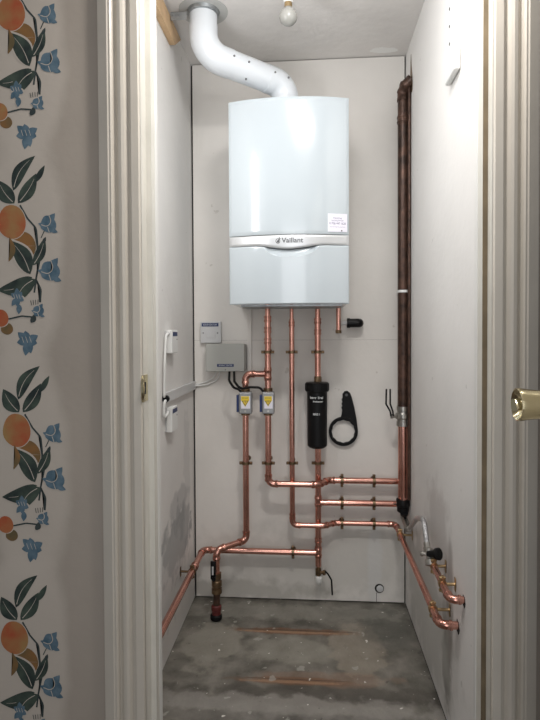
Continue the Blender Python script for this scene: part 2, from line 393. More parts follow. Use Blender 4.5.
# strike plate on the left jamb
zc = W(145, 388, 1.235).z
t = thing('strike_plate', 'small brass strike plate let into the left door jamb', 'strike plate', (OL, 1.235, zc-.03))
bm = NB(); box(bm, (OL-.001, 1.212, zc-.031), (OL+.0012, 1.254, zc+.031), .0004); obj('plate', bm, M['polbrass'], t)
bm = NB()
sweep(bm, [(OL+.001, 1.2155, zc-.029), (OL+.003, 1.209, zc-.02), (OL+.0045, 1.206, zc), (OL+.003, 1.209, zc+.02), (OL+.001, 1.2155, zc+.029)], [.0015, .0035, .0045, .0035, .0015], 8)
obj('lip', bm, M['polbrass'], t, True)
bm = NB(); box(bm, (OL+.0008, 1.226, zc-.014), (OL+.0016, 1.240, zc+.014)); obj('latch_hole', bm, M['gap'], t)

# door leaf standing open at the right, seen edge-on, with its knob
bm = NB(); box(bm, (.378, .14, .01), (.418, .905, 2.0), .002)
dr = struct('door_1', bm, M['trim'])
kc = Vector((.378, .845, W(526, 404.5, .845).z))
bm = NB()
lathe(bm, kc, (-1, 0, 0), [(0, .021), (.004, .0215), (.008, .019), (.022, .0205), (.046, .023), (.058, .0245), (.063, .0255), (.0665, .025), (.067, .0232), (.062, .019), (.056, .011), (.054, .0004)], 32)
kn = obj('door_knob', bm, M['polbrass'], dr, True)
bm = NB()
q = Matrix.Rotation(math.radians(40), 3, 'X')
box(bm, kc+V(-.068, -.011, -.003), kc+V(-.052, .011, .003), .0025, 2, q)
lathe(bm, kc+V(-.052, 0, 0), (-1, 0, 0), [(0, .009), (.006, .009), (.009, .006)], 16)
obj('thumb_turn', bm, M['polbrass'], kn, True)
bm = NB(); lathe(bm, kc, (-1, 0, 0), [(0, .026), (.003, .026), (.004, .0235)], 28); obj('rose', bm, M['nickel'], kn, True)

# ------------------------------------------------------------ boiler
YB, YS = 2.326, 1.995          # back, and where the curved front starts
a = W(228.3, 102, YS); b = W(348.8, 98.5, YS); c_ = W(288, 304, 1.97)
bx0, bx1, bz1, bz0 = a.x, b.x, (a.z+b.z)/2, c_.z
bcx = (bx0+bx1)/2; bw = (bx1-bx0)/2
t = thing('gas_boiler', 'white wall-hung gas boiler with a curved front and silver name band', 'boiler', (bcx, YB, bz0))
bm = NB(); box(bm, (bx0+.002, YS+.004, bz0+.002), (bx1-.002, YB, bz1-.004), .004); obj('casing', bm, M['white'], t)
bm = NB(); box(bm, (bx0+.03, YS+.10, bz0-.002), (bx1-.02, YB-.02, bz0+.004)); obj('base_tray', bm, M['galv'], t)
def bfront(x):
    s = (x-bcx)/bw; return YS-.034*(1-abs(s)**2.2)
zb1 = W(288, 234.6, 1.96).z; zb0 = W(230, 246.5, 1.97).z
dip = .0135
def lowedge(x):
    s = (x-bcx)/bw; k = max(0, 1-abs(s)/.62); return zb0-dip*(3*k*k-2*k**3)
def panel(name, zlo, zhi, m, off=0, nx=72, nz=8, dent=None):
    bm = NB(); g = []
    for j in range(nz+1):
        row = []
        for i in range(nx+1):
            x = bx0+(bx1-bx0)*i/nx; lo = zlo(x); hi = zhi(x); z = lo+(hi-lo)*j/nz
            y = bfront(x)-off
            e = min(x-bx0, bx1-x, z-lo, hi-z)
            if e < .004: y += .003*(1-e/.004)**2
            if dent: y += dent(x, z)
            row.append(bm.verts.new((x, y, z)))
        g.append(row)
    for j in range(nz):
        for i in range(nx): bm.faces.new((g[j][i], g[j][i+1], g[j+1][i+1], g[j+1][i]))
    # return edges back to the casing
    loop = g[0]+[r[-1] for r in g[1:]]+g[-1][-2::-1]+[r[0] for r in g[-2:0:-1]]
    back = [bm.verts.new((v.co.x, YS+.006, v.co.z)) for v in loop]
    n = len(loop)
    for k in range(n): bm.faces.new((loop[k], loop[(k+1) % n], back[(k+1) % n], back[k]))
    return obj(name, bm, m, t, True, 40)
panel('front_cover', lambda x: zb1+.0022, lambda x: bz1, M['white'], 0, 72, 60)
panel('name_band', lambda x: lowedge(x)+.0016, lambda x: zb1, M['silver'], -.001, 72, 8)
hcx = W(291, 252, 1.96).x; hw = .098
def dent(x, z):
    s = (x-hcx)/hw
    if abs(s) >= 1: return 0
    top = lowedge(x); depth = .030*(1-abs(s)**3.2)**.6
    q = (top-z)/max(depth, 1e-4)
    if q >= 1 or q < 0: return 0
    return .016*(1-q**2.5)*min(1, (1-abs(s))*6)
panel('lower_flap', lambda x: bz0, lambda x: lowedge(x)-.001, M['white'], 0, 120, 110, dent)
# name lettering on the band
def on_front(bm, cx, cz, m, name, off=.0006):
    for v in bm.verts:
        x = cx+v.co.x; z = cz+v.co.y; v.co = Vector((x, bfront(x)+.001-off-v.co.z, z))
    return obj(name, bm, m, t)
pc = W(291.8, 240.3, 1.96)
on_front(text_mesh('Vaillant', .024, .0004, .0004, .078), pc.x+.002, pc.z, M['darkgrey'], 'name_lettering')
bm = NB()
pe = W(277.8, 240.6, 1.96)
c = [(math.cos(a)*.0085+(-.003 if math.sin(a) > 0 else 0)*0, math.sin(a)*.009-.001) for a in [2*math.pi*k/20 for k in range(20)]]
o_ = [bm.verts.new((x, y, .0004)) for x, y in c]; i_ = [bm.verts.new((x*.78, y*.78, .0004)) for x, y in c]
for k in range(20): bm.faces.new((o_[k], o_[(k+1) % 20], i_[(k+1) % 20], i_[k]))
for poly in ([(-.004, -.006), (.004, -.006), (.005, .000), (.002, .003), (-.003, .000)], [(.001, .001), (.0035, .002), (.0075, .012), (.0055, .013)], [(.003, .001), (.005, .001), (.0095, .009), (.0085, .0105)]):
    bm.faces.new([bm.verts.new((x, y, .0005)) for x, y in poly])
on_front(bm, pe.x, pe.z, M['darkgrey'], 'emblem')
# service sticker
s0 = W(328, 232.5, 1.985); s1 = W(347.6, 214, 1.985)
scx, scz = (s0.x+s1.x)/2, (s0.z+s1.z)/2; sw, sh = s1.x-s0.x, s1.z-s0.z
def on_cover(bm, cx, cz, m, name, off, par):
    for v in bm.verts:
        x = cx+v.co.x; z = cz+v.co.y; v.co = Vector((x, bfront(x)-off-v.co.z, z))
    return obj(name, bm, m, par)
bm = NB(); g = [[bm.verts.new((-sw/2+sw*i/10, -sh/2+sh*j, 0)) for i in range(11)] for j in range(2)]
for i in range(10): bm.faces.new((g[0][i], g[0][i+1], g[1][i+1], g[1][i]))
st = on_cover(bm, scx-.001, scz+.001, M['paperlabel'], 'sticker', .0012, t)
st['label'] = 'white paper sticker with lilac print'
bm = NB()
lines = [('Heating', .0075, .030, .017), ('Plumbing Services', .006, .044, .008), ('01736 447 1620', .011, .060, -.003), ('Gas Safe Registered Engineer', .0035, .056, -.015)]
for s, sz, wd, dz in lines:
    b2 = text_mesh(s, sz, .0001, 0, wd)
    for v in b2.verts: v.co.y += dz
    me = bpy.data.meshes.new('tmp'); b2.to_mesh(me); b2.free(); bm.from_mesh(me); bpy.data.meshes.remove(me)
on_cover(bm, scx-.001, scz+.001, M['ink'], 'sticker_print', .0015, st)
bm = NB(); p = W(341.8, 230.5, 1.98); lathe(bm, (p.x, bfront(p.x)-.0005, p.z), (0, -1, 0), [(0, .0028), (.0018, .0026)], 12); obj('lock_screw', bm, M['darkgrey'], t)

# ------------------------------------------------------------ flue
fa = WZ(203, 7, H); fy = 1.955
fx = W(203.5, 30, fy).x
fe = V(W(285.5, 92, 2.13).x, 2.13, bz1-.03)
zc1 = W(203.5, 54, fy).z; zc2 = W(282, 86, 2.13).z
t = thing('boiler_flue', 'white cranked flue pipe rising from the boiler to the ceiling', 'flue', (fe.x, fe.y, bz1))
pts = [V(fx, fy, H-.004), V(fx, fy, zc1), V(fe.x, fe.y, zc2), V(fe.x, fe.y, bz1-.003)]
path, arcs = fillet(pts, .085, 14)
bm = NB(); sweep(bm, path, .0495, 36); obj('flue_pipe', bm, M['flue'], t, True, 50)
for i, (arc, a, b) in enumerate(arcs):
    bm = NB(); sweep(bm, [arc[0]+a*.03]+arc+[arc[-1]+b*.035], .0512, 36); obj('elbow', bm, M['flue'], t, True, 50)
d = (pts[2]-pts[1]).normalized(); up = V(0, 0, 1)-d*d.z; up.normalize(); fr = d.cross(up)
if fr.y > 0: fr = -fr
L = (pts[2]-pts[1]).length
for px, py in ((228, 59.5), (242, 64), (267.5, 73.5), (281, 78.5), (239.5, 81)):
    # place the screw where the outside of the pipe faces that way
    s = (px-203.5)/(283-203.5); k = pts[1].lerp(pts[2], s); ang = math.radians(-62 if py == 81 else 6)
    n = (fr*math.cos(ang)+up*math.sin(ang)); s2 = min(max(s+(-.02 if py != 81 else .03), 0), 1); k = pts[1].lerp(pts[2], s2)
    bm = NB(); lathe(bm, k+n*.0495, n, [(0, .0036), (.0045, .0036), (.0055, .002)], 10); obj('screw', bm, M['screw'], t)
bm = NB()
lathe(bm, (fx, fy, H), (0, 0, -1), [(0, .060), (.004, .059), (.014, .057), (.016, .052)], 40); obj('ceiling_collar', bm, M['galv'], t, True, 30)
bm = NB(); lathe(bm, (fx, fy, H), (0, 0, -1), [(0, .088), (.002, .088), (.003, .080), (.003, .055)], 40); obj('ceiling_flange', bm, M['flange'], t, True, 30)
bm = NB(); box(bm, (XL+.026, fy-.055, H-.058), (fx-.050, fy-.052, H-.030), .0005); box(bm, (XL+.026, fy-.055, H-.0315), (fx-.046, fy-.035, H-.030))
for xx in (XL+.035, XL+.052): lathe(bm, (xx, fy-.055, H-.041), (0, -1, 0), [(0, .004), (.003, .003)], 10)
obj('bracket', bm, M['galv'], t)
# batten
bm = NB(); zb = CZ+.985
o = V(0, 0, 0)
sy = 1.955
xb = XL+.022
q0, q1, q2, q3 = WX(175.3, 45.4, xb), WX(158.4, 8.4, xb), WX(181, 36, xb), WX(167, 0, xb)
zl, zh = (q0.z+q1.z)/2, (q2.z+q3.z)/2-.022
vs = []
for x in (XL+.001, xb):
    for (y, z) in ((1.36, zl), (q0.y, zl), (q2.y, zh), (1.36, zh)): vs.append(bm.verts.new((x, y, z)))
bm.faces.new(vs[:4]); bm.faces.new(vs[4:])
for k in range(4): bm.faces.new((vs[k], vs[(k+1) % 4], vs[4+(k+1) % 4], vs[4+k]))
ob = obj('timber_batten', bm, M['wood']); ob['label'] = 'raw softwood batten high on the left wall beside the flue'; ob['category'] = 'batten'

# ------------------------------------------------------------ light bulb
bl = W(288.3, 17, 1.80)
t = thing('light_bulb', 'unlit frosted light bulb in a white holder on the ceiling', 'light bulb', (bl.x, bl.y, H))
bm = NB(); lathe(bm, (bl.x, bl.y, H), (0, 0, -1), [(0, .036), (.006, .036), (.010, .030), (.014, .016), (H-bl.z-.045, .0155), (H-bl.z-.045, .013)], 28); obj('bulb_holder', bm, M['wplast'], t, True)
z0 = H-bl.z
bm = NB(); lathe(bm, (bl.x, bl.y, H), (0, 0, -1), [(z0-.048, .011), (z0-.030, .012), (z0-.026, .015), (z0-.018, .023), (z0-.008, .0285), (z0+.002, .0300), (z0+.012, .0270), (z0+.021, .0195), (z0+.026, .010), (z0+.0275, .001)], 28); obj('glass_globe', bm, M['bulb'], t, True)
bm = NB(); lathe(bm, (bl.x, bl.y, H), (0, 0, -1), [(z0-.045, .0128), (z0-.030, .0128)], 24); obj('bulb_cap', bm, M['brass'], t, True)

# ------------------------------------------------------------ pipes
def clip(cen, axis, nrm, dist, r, par, m='bronze'):
    """munsen ring: band round the pipe, two screwed ears, rod and wall plate"""
    cen = Vector(cen); axis = Vector(axis).normalized(); nrm = Vector(nrm).normalized(); side = axis.cross(nrm)
    bm = NB()
    lathe(bm, cen-axis*.006, axis, [(0, r), (0, r+.003), (.012, r+.003), (.012, r)], 20)
    for s in (-1, 1):
        p = cen+side*s*(r+.008)
        R = Matrix((side, axis, nrm)).transposed()
        box(bm, p-V(.0065, .006, .0035), p+V(.0065, .006, .0035), .001, 1, R)
        lathe(bm, p-nrm*.010, nrm, [(0, .0035), (.002, .0052), (.016, .0052), (.018, .0035)], 12)
    sweep(bm, [cen+nrm*(r+.002), cen+nrm*(dist-.0015)], .0045, 10)
    if abs(nrm.y) > .5: lathe(bm, cen+nrm*(dist-.0030), nrm, [(0, .010), (.001, .011), (.0026, .011)], 16)
    else: box(bm, cen+nrm*(dist-.0020)-V(.019, .007, .0012), cen+nrm*(dist-.0020)+V(.019, .007, .0012), .001, 1, Matrix((side, axis, nrm)).transposed())
    return obj('pipe_clip', bm, M[m], par, True, 30)
def coupling(c, axis, r, par, L=.03, m='copper_fit'):
    axis = Vector(axis).normalized(); c = Vector(c); bm = NB()
    lathe(bm, c-axis*L/2, axis, [(0, r), (0, r+.0022), (L*.12, r+.0022), (L*.16, r+.0034), (L*.26, r+.0034), (L*.3, r+.0016), (L*.7, r+.0016), (L*.74, r+.0034), (L*.84, r+.0034), (L*.88, r+.0022), (L, r+.0022), (L, r)], 24)
    return obj('coupling', bm, M[m], par, True, 40)
def run(name, label, pts, r, cat='pipe', group=None, m='copper', R=None, elbows=True, base=None):
    pts = [Vector(p) for p in pts]
    t = thing(name, label, cat, base or pts[-1], group)
    path, arcs = fillet(pts, R or r*2.0, 9)
    bm = NB(); sweep(bm, path, r, 20); obj('pipe', bm, M[m], t, True, 60)
    if elbows:
        for arc, a, b in arcs:
            e = r*1.1; k = r+.0016
            q = [arc[0]+a*e, arc[0]+a*e*.98, arc[0]+a*e*.5, arc[0]+a*e*.4]+arc+[arc[-1]+b*e*.4, arc[-1]+b*e*.5, arc[-1]+b*e*.98, arc[-1]+b*e]
            rr = [r, k+.0014, k+.0014, k]+[k]*len(arc)+[k, k+.0014, k+.0014, r]
            bm = NB(); sweep(bm, q, rr, 20); obj('elbow', bm, M[m if m != 'copper' else 'copper_fit'], t, True, 45)
    return t
Y1, Y2, Y3 = 2.232, 2.262, 2.290
zt = bz0-.004
dn, rt, bk = V(0, 0, -1), V(1, 0, 0), V(0, 1, 0)
def vert(px, py0, py1, y):      # ends of a plumb run: x taken half way down
    m_ = W(px, (py0+py1)/2, y); return V(m_.x, y, W(px, py0, y).z), V(m_.x, y, W(px, py1, y).z)
# P1 flow
YD = 2.15
r1 = .0128; r2 = .0104; r3 = .0126
def tail(x, y, py, r, par):
    bm = NB(); sweep(bm, [(x, y, zt), (x, y, W(300, py, y).z)], r, 16); obj('tail_pipe', bm, M['copper'], par, True)
a, b = vert(268, 306, 483, Y1); a.z = W(268, 317, Y1).z
zc_ = W(300, 484.3, Y1).z; b.z = zc_
j0 = W(318, 483, Y1); j1 = W(327, 480, Y3); e1 = W(397, 480, Y3)
t = run('copper_pipe', 'copper pipe dropping behind the right grey valve, then the top horizontal to the brown riser', [a, b, V(j0.x, Y1, zc_), V(j1.x+.008, Y3, zc_+.003), V(e1.x+.002, Y3, zc_+.003)], r1, base=b)
PX1 = a.x
tail(a.x, Y1, 319, .0108, t)
for py in (319, 330, 341, 478): coupling((a.x, Y1, W(268, py, Y1).z), dn, r1, t, .026)
coupling((a.x, Y1, W(268, 374, Y1).z), dn, r1, t, .055)
for py in (352, 463): clip((a.x, Y1, W(268, py, Y1).z), dn, bk, D-Y1, r1, t)
for px in (342, 374): clip((W(px, 480, Y3).x, Y3, zc_+.003), rt, bk, D-Y3, r1, t)
HP1 = zc_+.003
# branch from P1, through the left valve, then to the floor
zb_ = W(258, 374, Y1).z
v = W(245.8, 450, Y1); g1 = W(246.5, 540, Y1); g2 = W(216.5, 550, YD); 
t = run('copper_pipe', 'copper branch through the left grey valve, cranked at the bottom down to the floor', [V(PX1-.012, Y1, zb_), V(v.x, Y1, zb_), V(v.x, Y1, g1.z), V(g2.x, YD, g2.z), V(g2.x, YD, W(216.5, 580, YD).z)], r1, base=V(g2.x, YD, W(216.5, 580, YD).z))
clip((v.x, Y1, W(246, 463, Y1).z), dn, bk, D-Y1, r1, t)
PXB = v.x
# P2
a, b = vert(292, 306, 525, Y2); a.z = W(292, 319, Y2).z; zc_ = W(305, 525.3, Y2).z; b.z = zc_
j0 = W(324, 525, Y2); j1 = W(334, 522, Y3)
zr = zc_+.003
pe_ = WX(403, 527, .352)
c1 = V(.352, Y3-.008, zr)
e2 = WX(446, 622, .352); zE = zr-.01
pE = WX(458, 625.5, XR); yE = pE.y; zEnd = pE.z
t = run('copper_pipe', 'copper pipe running down, right along the lowest clipped line, then forward into the right wall', [a, b, V(j0.x, Y2, zc_), V(j1.x+.006, Y3, zr), V(.352, Y3, zr), V(.352, yE, zEnd), V(XR-.0005, yE, zEnd)], r2+.0003, base=b)
tail(a.x, Y2, 321, .0078, t)
for py in (324, 516): coupling((a.x, Y2, W(292, py, Y2).z), dn, r2, t, .022)
for py in (352, 463): clip((a.x, Y2, W(292, py, Y2).z), dn, bk, D-Y2, r2, t)
for px in (342, 374): clip((W(px, 522, Y3).x, Y3, zr), rt, bk, D-Y3, r2, t)
for yy in (WX(433, 598, .352).y, 2.17): clip((.352, yy, zEnd+(yy-yE)/(Y3-yE)*(zr-zEnd)), (0, -1, 0), rt, XR-.352, r2+.0003, t, 'brass')
# P3 with the filter
xm = W(318, 450, Y3).x
a = V(xm, Y3, W(318, 318, Y3).z); b = V(xm, Y3, W(318, 566, Y3).z)
t = run('copper_pipe', 'copper pipe above and below the black filter, ending in the drain cock', [a, b], r3, base=b)
tail(xm, Y3, 320, .0108, t)
for py in (321, 332): coupling((xm, Y3, W(317, py, Y3).z), dn, r3, t, .024)
for py in (501, 552): coupling((xm, Y3, W(318, py, Y3).z), dn, r3, t, .046)
coupling((xm, Y3, W(318, 540, Y3).z), dn, r3, t, .02)
for py in (352, 463): clip((xm, Y3, W(318, py, Y3).z), dn, bk, D-Y3, r3, t)
# P7 middle horizontal
z7 = W(350, 503, Y3).z
t = run('copper_pipe', 'short copper pipe, middle of the three horizontals clipped left of the brown riser', [V(xm+.010, Y3, z7), V(W(398, 501, Y3).x, Y3, z7)], r1, base=V(xm, Y3, z7))
for px in (342, 374): clip((W(px, 501, Y3).x, Y3, z7), rt, bk, D-Y3, r1, t)
# P5 low horizontal, then forward along the left wall
z5 = W(270, 551.5, Y3).z
t = run('copper_pipe', 'low copper pipe running left above the floor, then forward along the left wall', [V(xm-.010, Y3, z5), V(XL+.047, Y3, z5), V(XL+.047, 1.36, z5+.006)], r1, base=V(XL+.05, 2.2, z5))
clip((W(293, 552, Y3).x, Y3, z5), rt, bk, D-Y3, r1, t)
clip((XL+.047, WX(192, 573, XL+.047).y, z5), (0, -1, 0), (-1, 0, 0), .047, r1, t)
coupling((XL+.047, 2.12, z5), (0, -1, 0), r1, t, .035)
# P4 capped stub
p4 = W(338.5, 320, 2.25)
t = run('copper_pipe', 'short capped copper stub under the right end of the boiler', [V(p4.x, 2.25, zt), V(p4.x, 2.25, W(338, 331, 2.25).z)], .0095, base=V(p4.x, 2.25, zt))
bm = NB(); z = W(338, 331, 2.25).z; lathe(bm, (p4.x, 2.25, z+.004), dn, [(0, .0095), (0, .0125), (.012, .0125), (.014, .010)], 16); obj('end_cap', bm, M['bronze'], t, True, 30)
# overflow elbow, black
p5 = W(354, 323, 2.285)
t = thing('pipe_elbow', 'black plastic pipe elbow entering the wall beside the capped stub', 'pipe fitting', (p5.x, 2.285, p5.z))
bm = NB(); path, arcs = fillet([V(W(347, 323, 2.285).x, 2.285, p5.z), V(W(359.5, 323, 2.285).x, 2.285, p5.z), V(W(359.5, 323, 2.285).x, D-.001, p5.z)], .014, 8)
sweep(bm, path, .0185, 24)
lathe(bm, V(W(347, 323, 2.285).x, 2.285, p5.z), rt, [(0, .018), (0, .0205), (.012, .0205), (.012, .018)], 24)
obj('elbow', bm, M['black'], t, True, 45)
bm = NB(); sweep(bm, [(p4.x+.014, 2.285, p5.z-.002), (W(348, 323, 2.285).x, 2.285, p5.z)], .008, 16); obj('spigot', bm, M['greyl'], t, True)

# risers
ry, rr_ = 2.235, .0215
rx = W(403.0, 300, ry).x
zv = W(402, 414, ry).z; ztop = W(403, 90, ry).z; zbot = W(403, 500, ry).z
t = run('riser_pipe', 'thick tarnished brown riser pipe in the right corner, above the lever valve', [V(rx, ry, zv), V(rx, ry, ztop-.01), V(rx+.006, ry-.02, ztop+.008), V(XR-.001, ry-.03, ztop+.022)], rr_, m='oldpipe', R=.026, base=V(rx, ry, zv))
coupling((rx, ry, W(403, 120, ry).z), dn, rr_, t, .03, 'oldpipe')
bm = NB(); zc_ = W(403, 291.5, ry).z
lathe(bm, (rx, ry, zc_-.005), (0, 0, 1), [(0, rr_), (0, rr_+.003), (.010, rr_+.003), (.010, rr_)], 24)
box(bm, (rx-.012, ry+.016, zc_-.008), (rx+.012, D-.001, zc_+.008), .002); o = obj('pipe_clip', bm, M['wplast'], t, True, 30); o['label'] = 'white plastic clip'
t = run('riser_pipe', 'copper lower riser between the lever valve and the black fitting', [V(rx, ry, zv), V(rx, ry, zbot)], rr_*.93, base=V(rx, ry, zbot))
r22x = .3930; r22y = 2.205
t = run('riser_pipe', 'thin dark pipe squeezed between the thick riser and the right wall', [V(r22x, r22y, W(408, 500, r22y).z), V(r22x, r22y, ztop+.012), V(XR-.001, r22y-.012, ztop+.03)], .0062, m='oldpipe', R=.012, base=V(r22x, r22y, W(408, 500, r22y).z))
# torn hole round the pipes
bm = NB(); p0 = WX(409, 84, XR)
pl = [(-.035, -.05), (-.02, -.055), (.0, -.045), (.02, -.05), (.03, -.02), (.022, .01), (.012, .03), (.004, .075), (-.004, .10), (-.010, .06), (-.02, .03), (-.03, 0)]
a_ = [bm.verts.new((XR-.0015, ry-.02+y, ztop+.028+z)) for y, z in pl]; b_ = [bm.verts.new((XR-.0001, ry-.02+y*1.05, ztop+.028+z*1.03)) for y, z in pl]
bm.faces.new(a_)
for k in range(len(pl)): bm.faces.new((a_[k], a_[(k+1) % len(pl)], b_[(k+1) % len(pl)], b_[k]))
struct('trim_7', bm, M['bronze'])
# lever valve on the riser
t = thing('lever_valve', 'nickel lever valve with two black handles upright on the corner riser', 'valve', (rx, ry, zv-.04))
bm = NB(); lathe(bm, (rx, ry, zv-.048), (0, 0, 1), [(0, .021), (0, .0265), (.018, .0265), (.020, .0235), (.028, .0235), (.034, .0280), (.050, .0280), (.056, .0235), (.062, .0235), (.064, .0265), (.080, .0265), (.080, .021)], 8 if 0 else 24); obj('valve_body', bm, M['nickel'], t, True, 30)
lx = W(392, 413, ry-.02)
bm = NB(); lathe(bm, (rx-.018, ry-.012, zv-.006), (-1, -.35, 0), [(0, .013), (.012, .013), (.014, .0075), (.030, .0075), (.030, .010), (.036, .010), (.037, .005)], 16); obj('spindle', bm, M['nickel'], t, True, 30)
for dx in (0, 4.2):
    bm = NB()
    pts = [W(391+dx*.5, 416, ry-.03), W(390.3+dx*.6, 411.5, ry-.03), W(386+dx, 404, ry-.035), W(386.4+dx*.9, 389, ry-.035)]
    path, _ = fillet(pts, .012, 5); sweep(bm, path, .0034, 8); obj('lever', bm, M['blackm'], t, True)
# black fitting below the riser and the filling loop along the right wall
p = W(403.5, 506, ry)
t = thing('compression_fitting', 'black fitting with a small grey tap under the corner riser', 'pipe fitting', (rx, ry, zbot-.05))
bm = NB(); lathe(bm, (rx, ry, zbot+.004), dn, [(0, .0265), (.002, .0275), (.026, .0275), (.028, .0245), (.050, .0235), (.054, .019), (.056, .014)], 20); obj('union_nut', bm, M['black'], t, True, 30)
bm = NB(); pts = [V(rx, ry, zbot-.05), V(rx+.004, ry-.01, zbot-.075), V(rx+.012, ry-.06, zbot-.095)]; path, _ = fillet(pts, .02); sweep(bm, path, [.013]*len(path), 16)
lathe(bm, (rx+.002, ry-.008, zbot-.058), dn, [(0, .016), (.014, .016)], 6); lathe(bm, (rx+.012, ry-.05, zbot-.092), (0, -1, -.25), [(0, .016), (.016, .016)], 6)
obj('tap_body', bm, M['nickel'], t, True, 30)
bm = NB(); lathe(bm, (rx+.006, ry-.02, zbot-.072), (-.2, -.3, 1), [(0, .006), (.022, .006), (.022, .016), (.030, .016), (.031, .01)], 12); obj('tap_handle', bm, M['black'], t, True, 30)
hx = .358
h0 = V(rx+.012, ry-.068, zbot-.096); 
hp = [h0, WX(417, 518, hx), WX(423.5, 519, hx), WX(426, 535, hx), WX(427.5, 552, hx)]
t = thing('flexible_hose', 'braided steel filling hose looping along the right wall', 'hose', hp[-1])
path, _ = fillet(hp, .045, 8); bm = NB(); sweep(bm, path, .0085, 14); obj('hose', bm, M['braid'], t, True)
for q, d_ in ((path[0], path[1]-path[0]), (path[-1], path[-2]-path[-1])):
    bm = NB(); lathe(bm, q, d_, [(0, .012), (.014, .012), (.015, .0105), (.028, .0105)], 6); obj('nut', bm, M['nickel'], t)
tp = WX(430, 554, hx)
t = thing('filling_tap', 'small tap with a round black handle at the end of the braided hose', 'tap', tp)
bm = NB(); lathe(bm, tp+V(-.002, .012, .014), (.02, -.6, -1), [(0, .010), (.004, .0145), (.016, .0145), (.018, .011), (.030, .011), (.034, .016), (.050, .016), (.052, .011)], 14)
lathe(bm, tp+V(-.03, 0, 0), rt, [(0, .005), (.004, .008), (.008, .008), (.010, .0055), (.03, .0055)], 10)
obj('tap_body', bm, M['nickel'], t, True, 30)
bm = NB(); hd = WX(436, 554, hx-.01)
lathe(bm, tp+V(-.006, -.004, .002), (.62, -.72, .30), [(0, .009), (.010, .0105), (.030, .0105), (.031, .017), (.040, .018), (.043, .014)], 18); obj('tap_handle', bm, M['black'], t, True, 30)
# short pipe below it
pp = [WX(431, 560, .365), WX(446, 597, .365)]
zz = pp[0].z-.01
ya = WX(432, 562, .365).y; pB = WX(464, 600, XR); yb = pB.y; zb2 = pB.z
t = run('copper_pipe', 'short copper pipe below the black-handled tap, bent into the right wall', [V(.365, ya, WX(432, 562, .365).z), V(.365, yb, zb2), V(XR-.0005, yb, zb2)], .0095, base=V(.365, yb, zb2))
for s in (.12, .62):
    k = V(.365, ya, WX(432, 562, .365).z).lerp(V(.365, yb, zb2), s); clip(k, (0, yb-ya, zb2-WX(432, 562, .365).z), rt, XR-.365, .0095, t, 'brass')
for (yy, zz_, rr2) in ((yb, zb2, .0105), (yE, zEnd, .0125)):
    bm = NB(); n = 18
    vs = [bm.verts.new((XR-.0006, yy+math.cos(2*math.pi*k/n)*rr2*(1.35+.15*math.sin(3*k)), zz_-.004+math.sin(2*math.pi*k/n)*rr2*(1.5+.25*math.cos(2*k)))) for k in range(n)]
    bm.faces.new(vs); r_ = bmesh.ops.extrude_face_region(bm, geom=bm.faces[:]); bmesh.ops.translate(bm, verts=[v for v in r_['geom'] if isinstance(v, bmesh.types.BMVert)], vec=(.0004, 0, 0))
    struct('trim_8' if rr2 < .012 else 'trim_9', bm, M['gap'])

# floor drop with stop valve under the crank
t = thing('stop_valve', 'brass stop valve with black lever on a dark pipe standing in the left floor corner', 'valve', (g2.x, YD, 0))
zt2 = W(216.5, 580, YD).z
bm = NB(); lathe(bm, (g2.x, YD, zt2+.03), dn, [(0, .0145), (0, .019), (.022, .019), (.024, .0155), (.030, .0155), (.034, .021), (.052, .021), (.056, .0165), (.062, .0165), (.063, .021), (.082, .021), (.083, .015)], 20); obj('valve_body', bm, M['bronze'], t, True, 30)
bm = NB(); sweep(bm, [(g2.x, YD, zt2-.05), (g2.x-.002, YD, .04), (g2.x-.003, YD, .002)], .0145, 16); obj('pipe', bm, M['oldpipe'], t, True, 60)
bm = NB(); lathe(bm, (g2.x-.002, YD, .062), dn, [(0, .016), (.004, .021), (.020, .021), (.024, .018), (.042, .018)], 14); obj('red_collar', bm, M['red'], t, True, 30)
bm = NB(); lathe(bm, (g2.x-.003, YD, .024), dn, [(0, .019), (.004, .024), (.018, .024), (.023, .02)], 14); obj('base_nut', bm, M['blackm'], t, True, 30)
bm = NB(); a = W(213, 561, YD-.035); b = W(213, 579, YD-.035)
box(bm, (a.x-.010, YD-.04, b.z), (a.x+.010, YD-.034, a.z), .0025); lathe(bm, (a.x+.004, YD, b.z+.004), (0, -1, 0), [(0, .006), (.044, .006), (.044, .009), (.048, .009)], 10)
obj('lever', bm, M['black'], t, True, 40)
bm = NB(); box(bm, (a.x-.003, YD-.041, b.z+.02), (a.x+.003, YD-.045, a.z-.02)); obj('lever_print', bm, M['greyl'], t)
# drain cock under P3
dc = W(319.5, 560, Y3)
t = thing('drain_cock', 'small brass drain cock with white tip and black lever above the floor', 'valve', (xm, Y3, W(320, 580, Y3).z))
za = W(319, 564, Y3).z; zb3 = W(320, 580, Y3).z
bm = NB(); lathe(bm, (xm, Y3, za+.004), dn, [(0, .008), (.010, .008), (.022, .008), (.024, .0125), (.050, .0125), (.054, .009)], 16)
lathe(bm, (xm+.008, Y3-.004, za-.034), (1, -.35, .1), [(0, .007), (.014, .007), (.014, .011), (.022, .011), (.024, .006)], 12)
obj('valve_body', bm, M['bronze'], t, True, 30)
bm = NB(); lathe(bm, (xm+.002, Y3, za-.050), dn, [(0, .009), (.005, .0155), (.018, .0155), (.030, .012), (.037, .006), (.039, .001)], 16); obj('outlet_cap', bm, M['wplast'], t, True)
bm = NB(); pts = [W(325, 571, Y3-.02), W(328, 574, Y3-.024), W(331.5, 580, Y3-.024), W(332.3, 595, Y3-.024)]; path, _ = fillet(pts, .01, 5); sweep(bm, path, .0036, 8); obj('lever', bm, M['blackm'], t, True)

